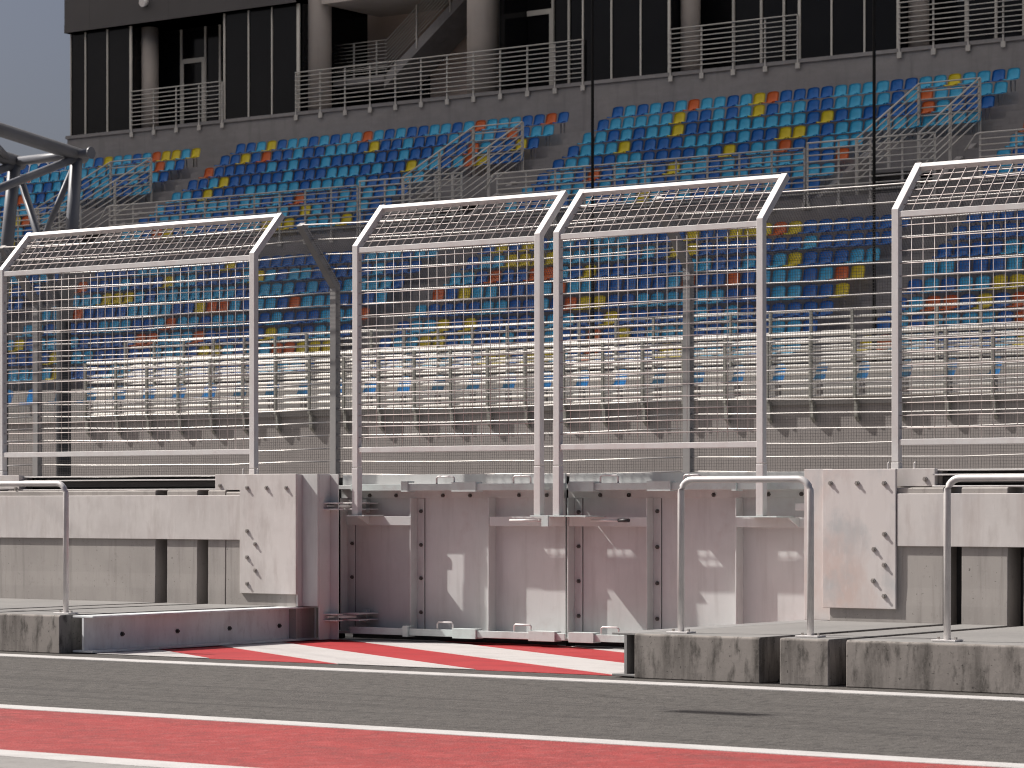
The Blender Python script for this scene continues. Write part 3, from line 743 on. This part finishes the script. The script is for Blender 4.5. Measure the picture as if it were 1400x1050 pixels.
for b in (1, 2, 3, 4):
    X0 = BX[b] + .2; X1 = min(BX[b] + NS*PITCH + .5, XG1)
    railing(X0, BX[b]+11.0, 70.5, 9.95, 11.38, 9, f'grey railing below the seats of the {BLK[b]} upper block', foot=True, group=G3, turn=True)
    if b < 4: railing(BX[b]+11.1, X1, 70.5, 9.95, 11.5, 9, f'grey railing in front of the entrance beside the {BLK[b]} upper block', foot=True, group=G3)
for n_, (a, b) in enumerate(VOM[1:4]):
    t = thing('entrance_railing', ((a+b)/2, 73, upZ(3)), f'sloping grey guard railing round the entrance beside the {BLK[n_+1]} upper block', 'railing', 'sloping railings round the stand entrances')
    xa, xb = a + 1.25, b - .0
    for x in (xa, xb):
        for k in range(7):
            dz = -.2*k
            m = MB(); m.tube([(x, 71.2, 11.62+dz), (x, 74.95, 13.62+dz)], .022 if k else .03, 8); m.build('rail', 'stand_rail', t, smooth=True)
        for yy, zt in ((71.2,11.62),(73.1,12.63),(74.95,13.62)):
            m = MB(); m.box(x-.04, x+.04, yy-.03, yy+.03, zt-1.7, zt); m.build('post', 'stand_rail', t)
    for k in range(6):
        m = MB(); m.tube([(xa, 74.95, 13.62-.24*k), (xb, 74.95, 13.62-.24*k)], .022, 8); m.build('rail', 'stand_rail', t, smooth=True)
# sunlit railings at the front
XL = xat(118, 58.9)
railing(xat(175,63.2), -16, 63.15, 4.78, 6.17, 8, 'pale railing behind the front walkway, second row back from the track', 'white_rail', 1.2, .026, group='sunlit railings along the stand front', pr=.032, pm='rail_post')
tf = railing(XL, -16, 58.93, 3.70, 5.28, 9, 'pale railing along the very front edge of the stand', 'white_rail', 1.2, .032, group='sunlit railings along the stand front', pr=.036, pm='rail_post')
np_ = round((-16-XL)/1.2)
for k in range(np_+1):
    x = XL + (-16-XL)*k/np_
    m = MB(); m.prism_x([(58.89,3.70),(58.91,3.32),(59.049,3.2),(59.049,3.615),(58.975,3.619),(58.975,3.70)], x-.045, x+.045); m.build('bracket', 'rail_post', tf)
# blue chairs on the walkway, side on
me = seat_mesh('walkway_chair', ('L', 'front_wall'))
k = 0; x = -76.0
M['chair'] = surf('chair_blue', (.09, .28, .46), .4, .5, layers=[('n', (3, 3, 3), .42, .68, (.03, .14, .36), .8)])
me.materials[0] = M['chair']
n_ch = 0
while x < -27:
    o = bpy.data.objects.new('walkway_chair', me); COL.objects.link(o); o.location = (x, 60.2, 3.80); o.rotation_euler.z = -math.pi/2; o.scale = (1.2, 1.2, 1.1)
    tag(o, 'bright blue chair standing side on behind the front railing of the stand', 'chair', 'blue chairs on the front walkway'); x += 1.16; n_ch += 1
# roof tie rods
for uu, vv, lab in ((810, 478, 'thin black rod hanging in front of the second upper block'), (1195, 412, 'thin black rod hanging in front of the third upper block')):
    p = at(uu, vv, 63.6)
    m = MB(); m.tube([(p.x, 63.6, 4.76), (p.x, 63.6, 30)], .042, 8); m.tube([(p.x, 63.6, 4.76), (p.x, 63.6, 6.2)], .065, 8)
    tag(m.build('tie_rod', 'rod_black', org=(p.x, 63.6, 4.76), smooth=True), lab, 'rod', 'black rods holding the stand roof')

# ================================================================== BUILDING
YB = 78.8; ZF = 15.4; ZC = 19.3; YR = 80.5
XB0 = xat(95, YB)
bd = thing('hospitality_building', (-56, YB, ZF), 'dark glazed hospitality building with balconies above the seats', 'building')
m = MB(); m.box(xat(92,YB), XG1, YB, 90, 9, ZF-.001); m.build('base_wall', 'stand_concrete', bd)
m = MB(); m.box(xat(92,YB)-.05, XG1, YB-.06, YB+1, ZF-.12, ZF); m.build('base_coping', 'stand_concrete', bd)
XFE = xat(412, YB)
m = MB(); m.box(xat(88,YB-.3), XFE, YB-.3, 90, ZC, 25); m.build('fascia', 'cladding', bd)
for uj in (122, 230, 338):
    m = MB(); m.box(xat(uj,YB-.3)-.012, xat(uj,YB-.3)+.012, YB-.303, YB-.2985, ZC, 25); m.build('fascia_joint', 'dark_steel', bd)
m = MB(); m.box(xat(88,YB-.3), XFE, YB-.303, YB-.2985, 20.9, 20.93); m.build('fascia_joint', 'dark_steel', bd)
m = MB(); p = at(199, 3, YB-.3); m.tube([(p.x, YB-.301, p.z), (p.x, YB-.5, p.z-.05)], .16, 10); m.build('flood_lamp', 'galvanised', bd, smooth=True)
m = MB(); m.box(XFE, XG1, YB+.02, 90, ZC+3.2, 25); m.build('upper_wall', 'cladding', bd)
m = MB(); m.box(XB0+.3, XG1, 84, 90, ZF, 25); m.build('core_wall', 'dark_inside', bd)
# slab / ceiling in recesses
m = MB(); m.box(XB0, XG1, YB+.001, 84, ZF-.3, ZF-.002); m.build('floor_slab', 'building_concrete', bd)
m = MB(); m.box(XB0, XFE, YB-.29, 84, ZC-.0, ZC+.3); m.build('ceiling_slab', 'cladding', bd)
def glazing(us, Y, zt, z0=ZF, mw=.05, ends=(.06, .10)):
    for a, b in zip(us[:-1], us[1:]):
        m = MB(); m.box(xat(a,Y), xat(b,Y), Y+.02, Y+.05, z0, zt); m.build('window', 'dark_glass', bd)
    for k, a in enumerate(us):
        w = mw/2 if 0 < k < len(us)-1 else ends[0 if k == 0 else 1]/2
        m = MB(); m.box(xat(a,Y)-w, xat(a,Y)+w, Y-.03, Y+.019, z0, zt); m.build('mullion', 'mullion', bd)
ZH = 22.4
glazing([97,117,147,179], YB, ZC, ends=(.03,.11))
glazing([307,340,372,408], YB, ZC, ends=(.07,.13))
glazing([797,836,876,915], YB, ZH, ends=(.05,.09))
glazing([1093,1137,1182,1228], YB, ZH, ends=(.09,.09))
def recess(u0, u1, zt, back, doors, cols, YR=YR):
    xa, xb = xat(u0, YB), xat(u1, YB)
    m = MB(); m.box(xa-.02, xa, YB+.06, YR, ZF, zt); m.build('side_window', 'dark_glass', bd)
    m = MB(); m.box(xb, xb+.02, YB+.06, YR, ZF, zt); m.build('side_window', 'dark_glass', bd)
    m = MB(); m.box(xa-2, xb+2, YR+.03, YR+.06, ZF, zt); m.build('back_window', 'dark_glass', bd)
    for u in back:
        x = xat(u, YR); m = MB(); m.box(x-.045, x+.045, YR-.03, YR+.029, ZF, zt); m.build('mullion', 'mullion', bd)
    for a, b, h in doors:
        x0, x1 = xat(a, YR), xat(b, YR)
        m = MB(); m.box(x0, x0+.16, YR-.05, YR-.031, ZF, ZF+h-.18); m.box(x1-.16, x1, YR-.05, YR-.031, ZF, ZF+h-.18); m.box(x0, x1, YR-.05, YR-.031, ZF+h-.179, ZF+h)
        m.build('door', 'mullion', bd)
    for u, r in cols:
        Yc = YB + .75; x = xat(u, Yc); m = MB(); m.tube([(x, Yc, ZF), (x, Yc, zt)], r, 20); m.build('column', 'building_concrete', bd, smooth=True)
recess(181, 303, ZC, [220,248,281,301], [(248,281,2.75)], [(205,.33)])
recess(682, 795, ZH, [716,756,778], [(716,757,2.95)], [])
recess(915, 1091, ZH, [1003,1041,1072], [], [(944,.33)])
recess(1229, 1420, ZH, [1321,1362,1400], [], [(1256,.33)])
# stair bay
xa, xb = xat(412, YB), xat(681, YB)
m = MB(); m.box(xa-.1, xb+.5, 82.6, 82.9, ZF, 25); m.build('stair_wall', 'tan_wall', bd)
m = MB(); m.box(xa-.02, xa, YB+.06, 82.6, ZF, 23); m.build('side_window', 'dark_glass', bd)
for u, r in ((436,.46),(661,.58)):
    x = xat(u, 79.6); m = MB(); m.tube([(x,79.6,ZF),(x,79.6,25)], r, 24); m.build('column', 'building_concrete', bd, smooth=True)
zl = zat(500, 104, 80.6)
xs0, xs1 = xat(452, 80.6), xat(527, 80.6)
m = MB(); m.box(xs0, xs1, 80.6, 82.59, zl-.28, zl); m.build('stair_landing', 'stand_concrete', bd)
p0 = at(525, 104, 80.6); dx, dz = 6.0, 4.6
m = MB(); m.add([(p0.x,80.6,p0.z),(p0.x,80.6,p0.z-.42),(p0.x+dx,80.6,p0.z+dz-.42),(p0.x+dx,80.6,p0.z+dz),
                 (p0.x,82.3,p0.z),(p0.x,82.3,p0.z-.42),(p0.x+dx,82.3,p0.z+dz-.42),(p0.x+dx,82.3,p0.z+dz)],
                [(0,1,2,3),(7,6,5,4),(0,4,5,1),(1,5,6,2),(2,6,7,3),(3,7,4,0)]); m.build('stair_flight', 'stand_concrete', bd)
m = MB(); m.box(xs0+.2, xat(575,82), 82.45, 82.58, ZF+.1, ZF+1.9); m.build('stair_opening', 'dark_inside', bd)
for k in range(9):
    z = .2+.13*k
    m = MB(); m.tube([(xs0, 80.66, zl+z), (xs1, 80.66, zl+z)], .016, 6); m.tube([(p0.x,80.66,p0.z+z),(p0.x+dx,80.66,p0.z+dz+z)], .016, 6); m.build('stair_rail', 'stand_rail', bd, smooth=True)
for q in (xat(483,80.66), xat(514,80.66)):
    m = MB(); m.box(q-.03, q+.03, 80.68, 80.72, zl-.2, zl+1.26); m.build('stair_post', 'stand_rail', bd)
for k in range(1, 4):
    q = p0.x + dx*k/4.; zq = p0.z + dz*k/4.
    m = MB(); m.box(q-.03, q+.03, 80.56, 80.6, zq-.3, zq+1.26); m.build('stair_post', 'stand_rail', bd)
m = MB(); m.box(xat(442,79.3), xat(640,79.3), 79.2, 82.59, zat(445,6,79.3), zat(445,6,79.3)+.6); m.build('stair_beam', 'building_concrete', bd)
# balcony railings
G4 = 'balcony railings of the glazed building'
for u0, u1, lab in ((179,303,'short balcony railing with a column behind it, at the gantry end'),(404,796,'long balcony railing in front of the concrete staircase'),
                    (916,1090,'short balcony railing between two dark glass bays, beside the first black rod'),(1229,1420,'balcony railing beyond the second black rod')):
    railing(xat(u0,YB-.1), xat(u1,YB-.1), YB-.12, ZF+.02, ZF+1.40, 9, lab, foot=True, group=G4, rr=.019)

# small white sign at the gantry side behind the top seats
xa, xb = xat(-20, 79.5), xat(66, 79.5)
zs = zat(40, 241, 79.5)
t = thing('banner_sign', ((xa+xb)/2, 79.5, zs), 'white banner with blue marks behind the gantry truss', 'sign')
m = MB(); m.box(xa, xb, 79.5, 79.56, zs-.6, zs+.52); m.build('board', 'sign_white', t)
for u0, u1, s in ((40,44,.30),(47,57,.34),(-4,7,.32)):
    a, b = xat(u0,79.5), xat(u1,79.5)
    m = MB(); m.add([(a,79.494,zs+.02),(b-.1,79.494,zs+.02),(b+.06,79.494,zs+s+.02),(a+.16,79.494,zs+s+.02)], [(0,1,2,3)]); m.build('mark', 'sign_blue', t)

# ================================================================== unseen blocker above the pit lane, added to cast the oval shadow on it
sp = ground(983, 975); hz = 9.0
lp = sp - SUN * (hz / -SUN.z)
A, Bp = Vector((lp.x - 15.5, lp.y + 8.7, 9.3)), Vector((lp.x + 18.5, lp.y - 10.3, 9.3))
t = thing('shadow_blocker', lp, 'flat unseen blocker on a cable, added to cast the oval shadow on the lane', 'shadow blocker')
m = MB(); m.box(lp.x-.31, lp.x+.31, lp.y-.10, lp.y+.10, hz-.04, hz+.04); m.build('blocker_slab', 'dark_steel', t, bevel=.02)
m = MB(); m.tube([A, lp + Vector((0,0,.08)), Bp], .006, 6); m.build('cable', 'dark_steel', t)  # added cable that carries the unseen blocker
for q in (A, Bp):
    m = MB(); m.tube([(q.x,q.y,0),(q.x,q.y,9.5)], .09, 10); m.build('blocker_mast', 'galvanised', t, smooth=True)  # added masts, out of view, holding the blocker's cable

# ================================================================== LIGHT, SKY, CAMERA
w = bpy.data.worlds.new('World'); sc.world = w; w.use_nodes = True
nt = w.node_tree; bg = nt.nodes['Background']
sky = nt.nodes.new('ShaderNodeTexSky'); sky.sky_type = 'NISHITA'; sky.sun_disc = False
sky.sun_elevation = math.asin(-SUN.z)
sky.sun_rotation = math.atan2(-SUN.x, -SUN.y)
sky.air_density = .6; sky.dust_density = 6.0; sky.ozone_density = 1.0; sky.altitude = 0
hs = nt.nodes.new('ShaderNodeHueSaturation'); hs.inputs['Saturation'].default_value = 1.1
nt.links.new(sky.outputs[0], hs.inputs['Color']); nt.links.new(hs.outputs[0], bg.inputs['Color'])
bg.inputs['Strength'].default_value = .057
sd = bpy.data.lights.new('sun', 'SUN'); sd.energy = 4.4; sd.angle = math.radians(.53); sd.color = (1, .955, .90)
so = bpy.data.objects.new('sun', sd); COL.objects.link(so); so.rotation_euler = SUN.to_track_quat('-Z', 'Y').to_euler()

cd = bpy.data.cameras.new('camera'); co = bpy.data.objects.new('camera', cd); COL.objects.link(co)
cd.sensor_width = 36; cd.lens = 36*F/1400; cd.shift_y = 165/1400
cd.clip_start = .5; cd.clip_end = 2000
co.location = (0, 0, EYE); co.rotation_euler = (math.pi/2, 0, math.asin(RY))
cd.dof.use_dof = True; cd.dof.focus_distance = 24.0; cd.dof.aperture_fstop = 7.5
sc.camera = co
sc.view_settings.view_transform = 'Standard'; sc.view_settings.look = 'None'
sc.view_settings.exposure = .5; sc.view_settings.gamma = 1
sc.render.engine = 'CYCLES'
sc.cycles.max_bounces = 6
sc.cycles.filter_width = 1.1
